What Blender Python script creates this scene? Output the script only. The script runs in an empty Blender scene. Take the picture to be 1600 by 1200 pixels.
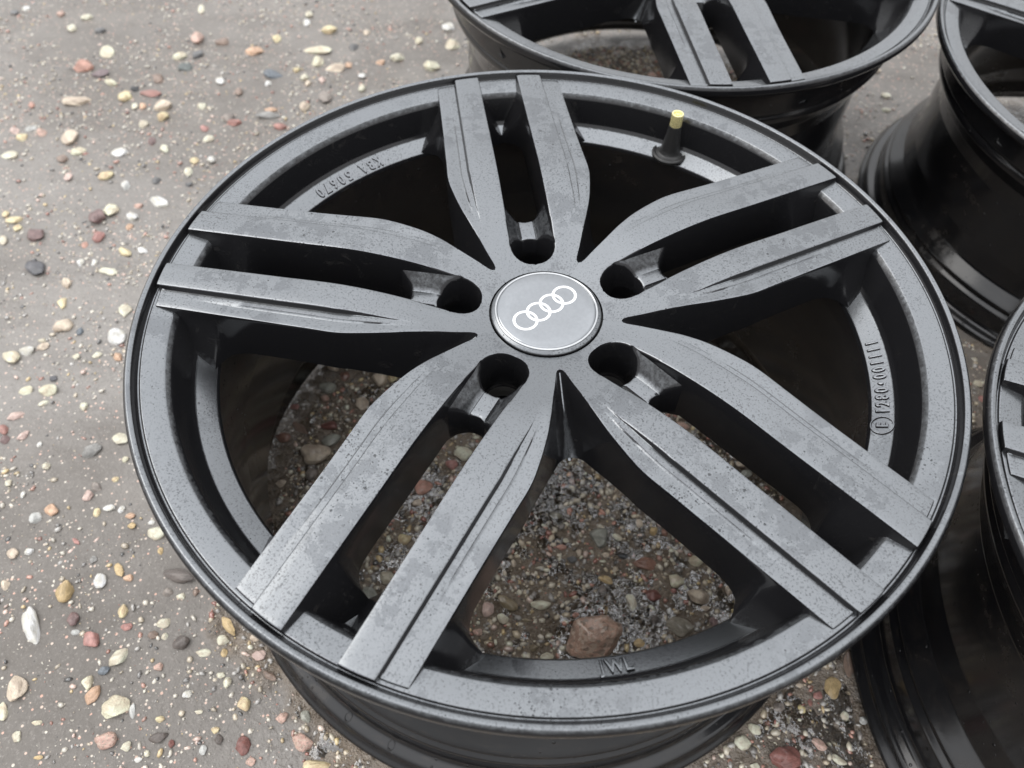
import bpy, bmesh, math, random
import numpy as np
from mathutils import Vector, Matrix, Euler, noise as mn

S = bpy.context.scene
C = S.collection
R_ = math.radians
rng = np.random.default_rng(7)
random.seed(7)

# ------------------------------------------------------------------ camera
H = 0.2337                       # wheel width: lip plane above the ground
cam = bpy.data.cameras.new('camera')
cam.lens = 26.66; cam.sensor_width = 36; cam.sensor_fit = 'HORIZONTAL'
cam.clip_start = 0.01; cam.clip_end = 500
co = bpy.data.objects.new('camera', cam); C.objects.link(co)
co.location = (-0.02783, -0.31425, 0.34235 + H)
co.rotation_euler = (0.62799, -0.0183, 0.0)
cam.dof.use_dof = True
cam.dof.focus_distance = 0.45
cam.dof.aperture_fstop = 8.0
S.camera = co

# ------------------------------------------------------------------ sky and sun
SUN_EL, SUN_AZ = 48, -75         # behind thin cloud, from the left
w = bpy.data.worlds.new("World"); S.world = w; w.use_nodes = True
nt = w.node_tree; nt.nodes.clear()
out = nt.nodes.new('ShaderNodeOutputWorld'); bg = nt.nodes.new('ShaderNodeBackground')
sky = nt.nodes.new('ShaderNodeTexSky'); sky.sky_type = 'NISHITA'; sky.sun_disc = False
sky.sun_elevation = R_(SUN_EL); sky.sun_rotation = R_(SUN_AZ)
sky.air_density = 1.2; sky.dust_density = 1.5; sky.ozone_density = 1.0; sky.altitude = 100
hs = nt.nodes.new('ShaderNodeHueSaturation'); hs.inputs['Saturation'].default_value = 0.22
tc = nt.nodes.new('ShaderNodeTexCoord'); nz = nt.nodes.new('ShaderNodeTexNoise')
nz.inputs['Scale'].default_value = 2.2; nz.inputs['Detail'].default_value = 5; nz.inputs['Roughness'].default_value = .5
cr = nt.nodes.new('ShaderNodeMapRange'); cr.inputs['From Min'].default_value = .3; cr.inputs['From Max'].default_value = .7
cr.inputs['To Min'].default_value = .86; cr.inputs['To Max'].default_value = 1.14
mul = nt.nodes.new('ShaderNodeVectorMath'); mul.operation = 'SCALE'
nt.links.new(tc.outputs['Generated'], nz.inputs['Vector']); nt.links.new(nz.outputs['Fac'], cr.inputs['Value'])
cl = nt.nodes.new('ShaderNodeMix'); cl.data_type = 'RGBA'; cl.inputs['Factor'].default_value = .72   # thin even cloud over the blue
cl.inputs['B'].default_value = (8.6, 8.65, 8.8, 1)
nt.links.new(sky.outputs[0], hs.inputs['Color']); nt.links.new(hs.outputs[0], cl.inputs['A']); nt.links.new(cl.outputs['Result'], mul.inputs[0]); nt.links.new(cr.outputs[0], mul.inputs['Scale'])
sx = nt.nodes.new('ShaderNodeSeparateXYZ'); nt.links.new(tc.outputs['Generated'], sx.inputs[0])
gr = nt.nodes.new('ShaderNodeMapRange'); gr.inputs['From Min'].default_value = 0; gr.inputs['From Max'].default_value = 1   # overcast: zenith brighter than horizon
gr.inputs['To Min'].default_value = .42; gr.inputs['To Max'].default_value = 1.32
mul2 = nt.nodes.new('ShaderNodeVectorMath'); mul2.operation = 'SCALE'
nt.links.new(sx.outputs['Z'], gr.inputs['Value']); nt.links.new(mul.outputs[0], mul2.inputs[0]); nt.links.new(gr.outputs[0], mul2.inputs['Scale'])
nt.links.new(mul2.outputs[0], bg.inputs['Color']); bg.inputs['Strength'].default_value = 0.15
nt.links.new(bg.outputs[0], out.inputs[0])
sl = bpy.data.lights.new('sun', 'SUN'); sl.energy = .55; sl.angle = R_(45); sl.color = (1, .96, .9)
so = bpy.data.objects.new('sun', sl); C.objects.link(so)
d = Vector((math.sin(R_(SUN_AZ)) * math.cos(R_(SUN_EL)), math.cos(R_(SUN_AZ)) * math.cos(R_(SUN_EL)), math.sin(R_(SUN_EL))))
so.rotation_euler = d.to_track_quat('Z', 'Y').to_euler(); so.location = d * 5
S.view_settings.view_transform = 'Standard'; S.view_settings.look = 'None'
S.view_settings.exposure = 0.68; S.view_settings.gamma = 1

# ------------------------------------------------------------------ material helpers
class NT:
    def __init__(s, name):
        s.m = bpy.data.materials.new(name); s.m.use_nodes = True; s.t = s.m.node_tree; s.t.nodes.clear()
        s.out = s.n('ShaderNodeOutputMaterial'); s.b = s.n('ShaderNodeBsdfPrincipled'); s.l(s.b.outputs[0], s.out.inputs[0])
    def n(s, k, **kw):
        x = s.t.nodes.new(k)
        for a, b in kw.items(): setattr(x, a, b)
        return x
    def l(s, a, b): s.t.links.new(a, b)
    def coord(s, which='Object'):
        return s.n('ShaderNodeTexCoord').outputs[which]
    def noise(s, vec, scale, detail=3, rough=.5, dist=0):
        x = s.n('ShaderNodeTexNoise'); s.l(vec, x.inputs['Vector'])
        for k, v in (('Scale', scale), ('Detail', detail), ('Roughness', rough), ('Distortion', dist)): x.inputs[k].default_value = v
        return x.outputs['Fac']
    def voro(s, vec, scale, feature='F1', rand=1, smooth=.3):
        x = s.n('ShaderNodeTexVoronoi', feature=feature); s.l(vec, x.inputs['Vector']); x.inputs['Scale'].default_value = scale
        x.inputs['Randomness'].default_value = rand
        return x
    def ramp(s, v, a, b, lo=0., hi=1., smooth=True):
        x = s.n('ShaderNodeMapRange'); x.interpolation_type = 'SMOOTHSTEP' if smooth else 'LINEAR'
        s.l(v, x.inputs['Value'])
        for k, q in (('From Min', a), ('From Max', b), ('To Min', lo), ('To Max', hi)): x.inputs[k].default_value = q
        return x.outputs[0]
    def math(s, op, a, b=0., c=0.):
        x = s.n('ShaderNodeMath', operation=op)
        for i, q in enumerate((a, b, c)):
            if isinstance(q, (int, float)): x.inputs[i].default_value = q
            else: s.l(q, x.inputs[i])
        return x.outputs[0]
    def mix(s, f, a, b, blend='MIX'):
        x = s.n('ShaderNodeMix', data_type='RGBA', blend_type=blend)
        for sock, q in ((x.inputs['Factor'], f), (x.inputs['A'], a), (x.inputs['B'], b)):
            if isinstance(q, (int, float)): sock.default_value = q
            elif isinstance(q, (tuple, list)): sock.default_value = (*q, 1) if len(q) == 3 else q
            else: s.l(q, sock)
        return x.outputs['Result']
    def bump(s, h, strength, dist, normal=None):
        x = s.n('ShaderNodeBump'); x.inputs['Strength'].default_value = strength; x.inputs['Distance'].default_value = dist
        s.l(h, x.inputs['Height'])
        if normal is not None: s.l(normal, x.inputs['Normal'])
        return x.outputs[0]
    def set(s, **kw):
        for k, v in kw.items():
            sock = s.b.inputs[k.replace('_', ' ')]
            if isinstance(v, (int, float, tuple)): sock.default_value = v if not (isinstance(v, tuple) and len(v) == 3) else (*v, 1)
            else: s.l(v, sock)

def face_paint():
    """satin gunmetal paint, misted with fine rain: beads, drying patches, brushed wipes"""
    k = NT('satin_gunmetal_paint'); v = k.coord('Object')
    big = k.noise(v, 34, 7, .72, .35)
    zone = k.noise(v, 8, 3, .6)
    film = k.math('MULTIPLY', k.ramp(k.math('ADD', big, k.math('MULTIPLY', k.math('SUBTRACT', k.noise(v, 300, 3, .7), .5), .14)), .53, .55), k.ramp(zone, .47, .55))   # water film patches with crisp edges
    fine = k.noise(v, 260, 5, .75)
    mott = k.math('MULTIPLY', k.ramp(fine, .50, .58), k.ramp(k.noise(v, 11, 3, .6), .50, .66))
    col = k.mix(film, (.190, .200, .210), (.150, .158, .167))
    col = k.mix(k.math('MULTIPLY', mott, .5), col, (.130, .137, .144))
    tiny = k.math('MULTIPLY', k.ramp(k.noise(v, 800, 2, .6), .54, .64), k.ramp(k.noise(v, 13, 4, .65), .36, .62, .12, .62))
    col = k.mix(tiny, col, (.062, .065, .069))                                     # mist of droplets too fine to see singly
    dense = k.ramp(k.noise(v, 9, 3, .6), .50, .66)
    beads = None
    for sc_, lo, mx in ((500, .74, .44), (900, .60, .42)):
        vo = k.voro(v, sc_); sp = k.n('ShaderNodeSeparateColor'); k.l(vo.outputs['Color'], sp.inputs[0])
        thr = k.math('SUBTRACT', sp.outputs[0], k.math('MULTIPLY', k.math('SUBTRACT', 1.0, dense), .18))
        r1 = k.ramp(thr, lo - .1, 1.0, 0, mx, smooth=False)
        bd = k.ramp(k.math('SUBTRACT', r1, vo.outputs['Distance']), 0, .10)
        beads = bd if beads is None else k.math('MAXIMUM', beads, bd)
    beads = k.math('MULTIPLY', beads, k.math('SUBTRACT', 1.0, k.math('MULTIPLY', film, .8)))
    col = k.mix(k.math('MULTIPLY', beads, .78), col, (.035, .037, .040))          # a bead lets the light down to the dark base coat
    grain = k.noise(v, 900, 2, .6)
    n1 = k.bump(beads, .7, .0005)
    n2 = k.bump(grain, .08, .0004, n1)
    rgh = k.math('ADD', k.ramp(film, 0, 1, .27, .20), k.math('MULTIPLY', beads, -.10))
    # drizzle and sky sheen put into the colour of up-facing faces; steep walls black
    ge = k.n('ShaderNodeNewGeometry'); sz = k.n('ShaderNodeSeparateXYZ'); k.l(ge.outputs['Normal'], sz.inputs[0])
    mist_sheen = k.ramp(k.math('ADD', sz.outputs['Z'], k.math('MULTIPLY', k.math('SUBTRACT', fine, .5), .25)), .64, .82)
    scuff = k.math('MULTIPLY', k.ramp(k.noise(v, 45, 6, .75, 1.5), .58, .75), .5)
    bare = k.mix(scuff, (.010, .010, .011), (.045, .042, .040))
    k.set(Base_Color=k.mix(mist_sheen, bare, col), Metallic=mist_sheen, Roughness=k.math('ADD', k.math('MULTIPLY', mist_sheen, k.math('SUBTRACT', rgh, .14)), .14), Normal=n2,
          Coat_Weight=k.math('MULTIPLY', mist_sheen, .5), Coat_Roughness=.10, Coat_IOR=1.5, IOR=1.42)
    k.l(n1, k.b.inputs['Coat Normal'])
    return k.m

def barrel_paint():
    k = NT('gloss_black_barrel_paint'); v = k.coord('Object')
    a = k.noise(v, 12, 5, .65, .4); b = k.noise(v, 90, 4, .65)
    dirt = k.math('MULTIPLY', k.ramp(a, .45, .75), k.ramp(b, .35, .7))
    st = k.n('ShaderNodeMapping'); k.l(v, st.inputs['Vector']); st.inputs['Scale'].default_value = (1, 1, 9)
    streak = k.math('MULTIPLY', k.ramp(k.noise(st.outputs[0], 60, 5, .7), .52, .72), .6)
    col = k.mix(k.math('MULTIPLY', k.math('MAXIMUM', dirt, streak), .28), (.007, .007, .008), (.075, .058, .043))
    vo = k.voro(v, 260); sp = k.n('ShaderNodeSeparateColor'); k.l(vo.outputs['Color'], sp.inputs[0])
    r1 = k.ramp(sp.outputs[0], .82, 1.0, 0, .3)
    bead = k.ramp(k.math('SUBTRACT', r1, vo.outputs['Distance']), 0, .15)
    n1 = k.bump(bead, .8, .0008); n2 = k.bump(b, .06, .001, n1)
    k.set(Base_Color=col, Roughness=k.ramp(dirt, 0, 1, .16, .5), Normal=n2, IOR=1.55)
    return k.m

def simple(name, col, rough, metal=0., coat=0., bump=0., bs=400, ior=1.5):
    k = NT(name); v = k.coord('Object'); a = k.noise(v, bs, 3)
    c2 = tuple(x * .8 for x in col)
    k.set(Base_Color=k.mix(a, col, c2), Roughness=k.ramp(a, .3, .7, rough * .85, rough * 1.15), Metallic=metal, Coat_Weight=coat, IOR=ior)
    if bump: k.l(k.bump(a, bump, .0005), k.b.inputs['Normal'])
    return k.m

M_FACE = face_paint(); M_BARREL = barrel_paint()
M_CAP = simple('cap_gloss_lacquer', (.27, .283, .297), .07, 1.0, 1.0)
M_CHROME = simple('polished_chrome', (.62, .63, .64), .10, 1.0)
M_EMB = simple('emblem_silver', (.93, .93, .93), .35, .25, .3)
M_RUBBER = simple('black_rubber', (.018, .018, .018), .42, bump=.3)
M_BRASS = simple('yellow_brass', (.90, .80, .40), .28, .55, .4)
M_SEAT = simple('raw_lug_seat', (.05, .048, .045), .35, .6)
M_DARK = simple('seam_gap_shade', (.008, .008, .008), .5)  # near black: shade of the gap round the cap put into the colour

def mud():
    k = NT('wet_mud_and_grit'); v = k.coord('Object')
    at = k.n('ShaderNodeAttribute', attribute_name='wet'); wet = at.outputs['Fac']
    a = k.noise(v, 3.5, 5, .6, .3); b = k.noise(v, 40, 5, .65); c = k.noise(v, 420, 4, .7); e = k.noise(v, 1400, 2, .6)
    ms = k.n('ShaderNodeMapping'); k.l(v, ms.inputs['Vector']); ms.inputs['Scale'].default_value = (1, 3.2, 1); ms.inputs['Rotation'].default_value = (0, 0, .35)
    tr = k.noise(ms.outputs[0], 6, 6, .62, .6)
    dry = k.mix(k.ramp(a, .35, .65), (.150, .136, .121), (.212, .195, .177))
    dry = k.mix(k.math('MULTIPLY', k.ramp(tr, .50, .68), .45), dry, (.097, .083, .070))
    dry = k.mix(k.math('MULTIPLY', k.ramp(tr, .46, .34), .35), dry, (.245, .225, .202))
    dry = k.mix(k.math('MULTIPLY', k.ramp(b, .4, .66), .35), dry, (.150, .136, .122))
    dry = k.mix(k.math('MULTIPLY', k.ramp(c, .52, .75), .5), dry, (.38, .35, .32))
    dry = k.mix(k.math('MULTIPLY', k.ramp(e, .6, .75), .45), dry, (.11, .10, .09))
    vo = k.voro(v, 330); sp = k.n('ShaderNodeSeparateColor'); k.l(vo.outputs['Color'], sp.inputs[0])
    speck = k.ramp(k.math('SUBTRACT', k.ramp(sp.outputs[0], .66, 1.0, 0, .38), vo.outputs['Distance']), 0, .05)
    dry = k.mix(speck, dry, k.mix(sp.outputs[1], (.62, .58, .50), (.60, .36, .28)))
    wc = k.mix(k.ramp(b, .35, .65), (.120, .088, .060), (.240, .192, .145))
    wc = k.mix(k.math('MULTIPLY', k.ramp(c, .5, .7), .6), wc, (.30, .26, .21))
    col = k.mix(wet, dry, wc)
    h = k.math('ADD', k.math('MULTIPLY', c, .6), k.math('MULTIPLY', e, .25))
    hh = k.math('MULTIPLY', k.math('ADD', k.noise(v, 130, 4, .6, .4), k.math('MULTIPLY', k.noise(v, 330, 3, .6), .5)), k.ramp(wet, 0, 1, .22, 1))
    n0 = k.bump(hh, 1.0, .0060); nc = k.bump(hh, 1.0, .0170)
    n1 = k.bump(h, .55, .0012, n0)
    film = k.ramp(k.noise(v, 60, 4, .6), .42, .56)
    rw = k.ramp(film, 0, 1, .30, .05)
    rd = k.ramp(a, .35, .62, .52, .36)
    x = k.n('ShaderNodeMix', data_type='FLOAT'); k.l(wet, x.inputs['Factor']); k.l(rd, x.inputs['A']); k.l(rw, x.inputs['B'])
    k.set(Base_Color=col, Roughness=x.outputs['Result'], Normal=n1, IOR=1.45, Coat_Weight=k.math('MAXIMUM', wet, k.math('MULTIPLY', k.ramp(k.noise(v, 2.2, 3), .45, .62), .35)), Coat_Roughness=k.ramp(wet, 0, 1, .28, .05), Coat_IOR=2.0)
    k.l(nc, k.b.inputs['Coat Normal'])
    return k.m

def grit():
    k = NT('gravel_grains'); v = k.coord('Object')
    at = k.n('ShaderNodeAttribute', attribute_name='Col')
    c = k.noise(v, 700, 3, .6)
    k.set(Base_Color=k.mix(k.math('MULTIPLY', c, .35), at.outputs['Color'], (.08, .07, .06)), Roughness=.25, IOR=1.5, Coat_Weight=1.0, Coat_Roughness=.08, Coat_IOR=1.8)
    return k.m

COL = {'black': (.03, .032, .035), 'brick red': (.40, .17, .13), 'brown': (.27, .18, .13), 'cream': (.76, .65, .47), 'dark brown': (.11, .085, .07),
 'dark green': (.13, .15, .14), 'dark grey': (.12, .12, .12), 'dark purple': (.17, .115, .12), 'dark red': (.24, .08, .06), 'dark slate': (.08, .08, .09),
 'grey': (.28, .27, .25), 'grey brown': (.27, .225, .19), 'grey green': (.34, .34, .28), 'grey stripe': (.30, .30, .25), 'grey tan': (.34, .30, .23),
 'light grey': (.50, .50, .47), 'maroon': (.21, .12, .11), 'mauve': (.27, .17, .16), 'mustard': (.60, .42, .18), 'olive': (.26, .20, .11), 'orange': (.66, .40, .24),
 'orange-red': (.56, .28, .20), 'pale yellow': (.78, .64, .44), 'pink': (.66, .46, .39), 'pink granite': (.56, .34, .24), 'red': (.46, .20, .165), 'red brown': (.29, .14, .09),
 'salmon': (.60, .35, .27), 'slate blue': (.13, .155, .18), 'tan': (.68, .53, .39), 'white': (.79, .75, .62), 'yellow': (.78, .56, .30)}
_pm = {}
def pebble_mat(name):
    """one stone material per colour; mottling from the stone's own position so no two match"""
    if name in _pm: return _pm[name]
    g_ = sum(COL[name]) / 3; c = tuple(x * .86 + g_ * .14 for x in COL[name]); k = NT(name.replace(' ', '_').replace('-', '_') + '_stone')
    v = k.coord('Object'); oi = k.n('ShaderNodeObjectInfo')
    add = k.n('ShaderNodeVectorMath', operation='ADD'); k.l(v, add.inputs[0])
    sc = k.n('ShaderNodeVectorMath', operation='SCALE'); k.l(oi.outputs['Location'], sc.inputs[0]); sc.inputs['Scale'].default_value = 37
    k.l(sc.outputs[0], add.inputs[1]); v = add.outputs[0]
    a = k.noise(v, 1.6, 4, .6, .5); b = k.noise(v, 7, 4, .7); e = k.noise(v, 24, 2, .6)
    dk = tuple(x * .78 for x in c); lt = tuple(min(.8, x * 1.25 + .02) for x in c)
    col = k.mix(k.ramp(a, .35, .65), dk, lt)
    col = k.mix(k.math('MULTIPLY', k.ramp(b, .52, .7), .55), col, tuple(x * .55 for x in c))
    col = k.mix(k.math('MULTIPLY', k.ramp(e, .58, .75), .6), col, tuple(x * .35 + .01 for x in c))
    if 'granite' in name or name == 'salmon':
        g = k.voro(v, 14); sp = k.n('ShaderNodeSeparateColor'); k.l(g.outputs['Color'], sp.inputs[0])
        col = k.mix(k.ramp(sp.outputs[0], .45, .9, 0, .7), col, (.60, .48, .38)); col = k.mix(k.ramp(sp.outputs[1], .84, .9, 0, .6), col, (.20, .16, .13))
    if 'stripe' in name:
        wv = k.n('ShaderNodeTexWave'); k.l(v, wv.inputs['Vector']); wv.inputs['Scale'].default_value = .55; wv.inputs['Distortion'].default_value = 5; wv.inputs['Detail'].default_value = 4
        col = k.mix(k.ramp(wv.outputs['Fac'], .6, .95, 0, .6), col, (.16, .16, .14))
    n1 = k.bump(b, .35, .12); n1 = k.bump(e, .25, .05, n1)
    k.set(Base_Color=col, Roughness=k.ramp(b, .3, .7, .30, .50), Normal=n1, IOR=1.45, Coat_Weight=.5, Coat_Roughness=.12, Coat_IOR=1.6)
    _pm[name] = k.m
    return k.m

# ------------------------------------------------------------------ mesh helpers
def mesh(name, V, F, mat, sharp=35):
    me = bpy.data.meshes.new(name); me.from_pydata([tuple(v) for v in V], [], F)
    bm = bmesh.new(); bm.from_mesh(me); bmesh.ops.remove_doubles(bm, verts=bm.verts, dist=2e-6)
    bmesh.ops.dissolve_degenerate(bm, edges=bm.edges, dist=2e-6)
    bm.normal_update(); bm.to_mesh(me); bm.free()
    me.materials.append(mat)
    me.polygons.foreach_set('use_smooth', [True] * len(me.polygons))
    if sharp: me.set_sharp_from_angle(angle=R_(sharp))
    me.update(); return me

def obj(name, me, parent=None, loc=None, wn=False):
    o = bpy.data.objects.new(name, me); C.objects.link(o)
    if parent: o.parent = parent
    if loc is not None: o.location = loc
    if wn:
        m = o.modifiers.new('wn', 'WEIGHTED_NORMAL'); m.keep_sharp = True; m.weight = 80
    return o

def lathe(name, prof, mat, seg=320, closed=False, sharp=30):
    n = len(prof); V = []; F = []
    for i in range(seg):
        a = 2 * math.pi * i / seg; c, s = math.cos(a), math.sin(a)
        for r, z in prof: V.append((r * c, r * s, z))
    for i in range(seg):
        j = (i + 1) % seg
        for k in range(n if closed else n - 1):
            q = (k + 1) % n
            F.append((i * n + k, j * n + k, j * n + q, i * n + q))
    return mesh(name, V, F, mat, sharp)

def interp(x, xs, ys): return float(np.interp(x, xs, ys))
def smooth(t): t = min(1, max(0, t)); return t * t * (3 - 2 * t)
def fillet(pts, rad=.0008, n=3):
    """round the corners of a profile polyline"""
    out = [pts[0]]
    for a, b, c in zip(pts[:-2], pts[1:-1], pts[2:]):
        A, B, D = Vector(a), Vector(b), Vector(c); u = (A - B); v = (D - B)
        r = min(rad, u.length * .45, v.length * .45); p, q = B + u.normalized() * r, B + v.normalized() * r
        for k in range(n + 1):
            t = k / n; out.append(tuple((1 - t) ** 2 * p + 2 * t * (1 - t) * B + t * t * q))
    out.append(pts[-1]); return out

# ------------------------------------------------------------------ wheel geometry (metres, lip plane z = 0, pair axis = +x)
KR = [.035, .06, .09, .125, .165, .24]
_zt = [-.0143, -.0082, -.0014, .0022, .0013, -.0006]
def cubic(x, xs, ys):
    """Catmull-Rom through the knots"""
    i = max(0, min(len(xs) - 2, int(np.searchsorted(xs, x)) - 1)); x0, x1 = xs[i], xs[i + 1]; h = x1 - x0
    m = [0] * 2
    for q, j in enumerate((i, i + 1)):
        a, b = max(0, j - 1), min(len(xs) - 1, j + 1); m[q] = (ys[b] - ys[a]) / (xs[b] - xs[a])
    t = min(1, max(0, (x - x0) / h))
    return ys[i] * (2 * t**3 - 3 * t * t + 1) + m[0] * h * (t**3 - 2 * t * t + t) + ys[i + 1] * (-2 * t**3 + 3 * t * t) + m[1] * h * (t**3 - t * t)
def ztop(r): return cubic(max(.035, r), KR, _zt)
SLOT = lambda u: interp(u, [.055, .07, .24], [.0145, .0150, .0156])
GRV = lambda u: interp(u, [.042, .06, .09, .125, .165, .24], [.0270, .0300, .0334, .0348, .0344, .0339])
def LED(u): return cubic(u, [.0380, .0396, .0425, .0500, .0600, .0750, .0900, .112, .122, .136, .170, .240], [.0276, .02695, .0276, .0306, .0342, .0396, .0444, .0490, .0498, .0494, .0486, .0478])
DROP = lambda u: .0036 * smooth((u - .066) / .06) - .0003 * smooth((u - .19) / .04)
T36 = math.tan(R_(36)); C36 = math.cos(R_(36)); S36 = math.sin(R_(36))

def half_spoke():
    st = []      # (A(u,v), B(u,v), L(u,v), centre kind)
    P = lambda r, a: (r * math.cos(R_(a)), r * math.sin(R_(a)))
    for r0, r1 in ((.0357, .0357), (.0372, .0390), (.0392, .0430)):
        st.append((P(r0, 0), P(r1, 30), P(r1, 36)))
    apx = P(.0470, 36); cu, rr = .0556, .0147
    for i in range(8):
        b = R_(90 * i / 7); A = (cu - rr * math.cos(b), rr * math.sin(b))
        uL = apx[0] + (.0585 - apx[0]) * (i / 7) ** 1.25; st.append((A, (uL, min(GRV(uL), LED(uL) * .88)), (uL, LED(uL))))
    u = .0585
    us = list(np.arange(.061, .19, .0035)) + list(np.arange(.1905, .2385, .0033)) + [.2401]
    for u in us: st.append(((u, SLOT(u)), (u, GRV(u)), (u, LED(u))))
    rows = []
    UE = .2401
    def squash(u, v, rend):
        if u <= .19: return u
        e = math.sqrt(max(1e-6, rend**2 - v * v)); return .19 + (u - .19) * (e - .19) / (UE - .19)
    def lerp(a, b, t):                     # polar interpolation keeps hub arcs round
        ra, rb = math.hypot(*a), math.hypot(*b); fa, fb = math.atan2(a[1], a[0]), math.atan2(b[1], b[0])
        r = ra + (rb - ra) * t; f = fa + (fb - fa) * t; return (r * math.cos(f), r * math.sin(f))
    for i, (A, B, L) in enumerate(st):
        uA, uL = A[0], L[0]; row = []
        hubrow = i < 3
        # ---- slot wall, bottom to top
        if hubrow: wall = [A] * 5
        else:
            b = R_(90 * min(i - 3, 7) / 7)
            nx, ny = (math.cos(b), -math.sin(b)) if i <= 10 else (0, -1)
            zb = interp(uA, [.05, .085, .10, .24], [-.050, -.046, -.0345, -.0345])
            def off(d): return (A[0] + nx * d, max(0, A[1] + ny * d))
            fl = 0.
            if uA > .180: t = min(1, (uA - .180) / .0225); fl = .0142 * (1 - math.sqrt(max(0, 1 - t * t)))
            wall = [off(.0016 + fl), off(.0015 + fl * .55), off(.0014 + fl * .12), off(.0006), A]
        za = ztop(math.hypot(*A)); 
        if hubrow:
            zb = -.03; zs = [za] * 5
        else: zs = [zb, zb + (za - zb) * .35, zb + (za - zb) * .72, za - .0020, za - .00045]
        for q, z in zip(wall, zs): row.append([q[0], q[1], z, 0])
        # ---- bar top
        ins = lerp(A, B, .06); row.append([*ins, ztop(math.hypot(*ins)), 0])
        for t in (.3, .5, .7, .955):
            q = lerp(A, B, t); row.append([*q, ztop(math.hypot(*q)), 0])
        # ---- step down and ledge
        d = DROP(B[0]); zt = ztop(math.hypot(*B))
        W = math.hypot(L[0] - B[0], L[1] - B[1])
        row.append([*B, zt - .00025 * min(1, d / .001) - d * .06, 0])
        for e, dz in ((.0003, .35), (.0006, .85), (.0011, 1.0)):
            q = lerp(B, L, min(.6, e / max(W, 1e-5))); row.append([*q, ztop(math.hypot(*q)) - d * dz, 1])
        cr = .0009 * smooth((B[0] - .070) / .03) * (1 - smooth((B[0] - .17) / .05))
        for t, dz in ((.34, 0), (.40, cr), (.46, cr * 1.1), (.75, cr * .6)):
            q = lerp(B, L, t if W > .004 else max(.62, t)); row.append([*q, ztop(math.hypot(*q)) - d - dz, 1])
        q = lerp(B, L, .93); row.append([*q, ztop(math.hypot(*q)) - d - cr * .3, 1])
        zl = ztop(math.hypot(*L)) - d - cr * .2 - (0 if hubrow else .0003)
        row.append([*L, zl, 1])
        # ---- window wall
        if hubrow:
            for k in range(5): row.append([*L, zl, 1])
        else:
            rho = .0105; rcn = (.0492 + rho) / S36
            if uL < .062:
                be = R_(216 + 54 * (uL - .03802) / .024); ub = rcn * C36 + rho * math.cos(be); vb = rcn * S36 + rho * math.sin(be)
            else:
                u0 = rcn * C36; ub = uL if uL > .10 else u0 + (uL - .062) * (.10 - u0) / (.10 - .062); vb = .0492
            zb2 = interp(ub, [.066, .10, .24], [-.0385, -.0365, -.0355])
            flb = 0.
            if ub > .176: t = min(1, (ub - .176) / .0225); flb = .0165 * (1 - math.sqrt(max(0, 1 - t * t)))
            def cl(u_, v_): return (u_, min(v_, u_ * T36))
            vt = L[1]
            for t, z in ((.0, zl - .0008), (.03, zl - .0020), (.30, zl + (zb2 - zl) * .35), (.70, zl + (zb2 - zl) * .72), (1, zb2)):
                e = .0002 if t == 0 else .0005
                s = t
                uu = uL + (ub - uL) * s; vv = max(vt, vt + (vb - vt) * s) + e + flb * t * t
                uu2, vv2 = cl(uu, vv); row.append([uu2, vv2, z, 1])
        rows.append(row)
    n = len(rows[0])
    # fit the outer end to the rim circle; bar ends reach further out than the ledge
    for row in rows:
        for q in row: q[0] = squash(q[0], min(q[1], .05), .2250 if q[2] < -.0085 else (.2370 if q[3] else .2392))
    # end wall
    last = rows[-1]
    last_n = [[q[0] - .0007, q[1], q[2], q[3]] for q in last]
    rows[-1] = last_n
    for du, dz in ((-.0001, .0003), (.0003, .0010), (.0004, .006)):
        rows.append([[q[0] + du, q[1], min(q[2], q[2] - dz) if q[2] > -.012 else q[2], q[3]] for q in last])
    V = [tuple(q[:3]) for r in rows for q in r]; F = []
    for i in range(len(rows) - 1):
        for k in range(n - 1): F.append((i * n + k, (i + 1) * n + k, (i + 1) * n + k + 1, i * n + k + 1))
        if i > 2: F.append((i * n + n - 1, (i + 1) * n + n - 1, (i + 1) * n, i * n))
    return V, F

Vh, Fh = half_spoke()
ME_SP_L = mesh('spoke', Vh, Fh, M_FACE, 42)
ME_SP_R = mesh('spoke', [(a, -b, c) for a, b, c in Vh], [tuple(reversed(f)) for f in Fh], M_FACE, 42)

rim_prof = fillet([(.2046, -.0385), (.2056, -.0362), (.2165, -.0306), (.2185, -.0280), (.2232, -.0100), (.2262, -.0068), (.2388, -.0046),
                   (.2396, -.0058), (.2403, -.0056), (.2411, -.0044), (.2424, -.0006), (.2448, .0002), (.2470, -.0022), (.2472, -.0062), (.2440, -.0105)], .0007, 3)
barrel_prof = fillet([(.2440, -.0105), (.2330, -.0130), (.2290, -.0160), (.2275, -.0190), (.2278, -.0420), (.2240, -.0450), (.2262, -.0490), (.2250, -.0540), (.2160, -.0700),
                      (.2100, -.0900), (.2095, -.1500), (.2130, -.1720), (.2225, -.1820), (.2250, -.1850), (.2225, -.1890), (.2272, -.1930), (.2276, -.2110), (.2300, -.2150),
                      (.2362, -.2175), (.2385, -.2205), (.2376, -.2230), (.2400, -.2262), (.2436, -.2295), (.2434, -.2330), (.2400, -.2337), (.2330, -.2280), (.2290, -.2180),
                      (.2225, -.2120), (.2215, -.1930), (.2170, -.1850), (.2045, -.1600), (.2030, -.0900), (.2040, -.0500), (.2046, -.0385)], .0016, 3)
ME_RIM = lathe('rim', rim_prof, M_FACE, 360, sharp=50)
ME_BARREL = lathe('barrel', barrel_prof, M_BARREL, 288, sharp=55)

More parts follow.
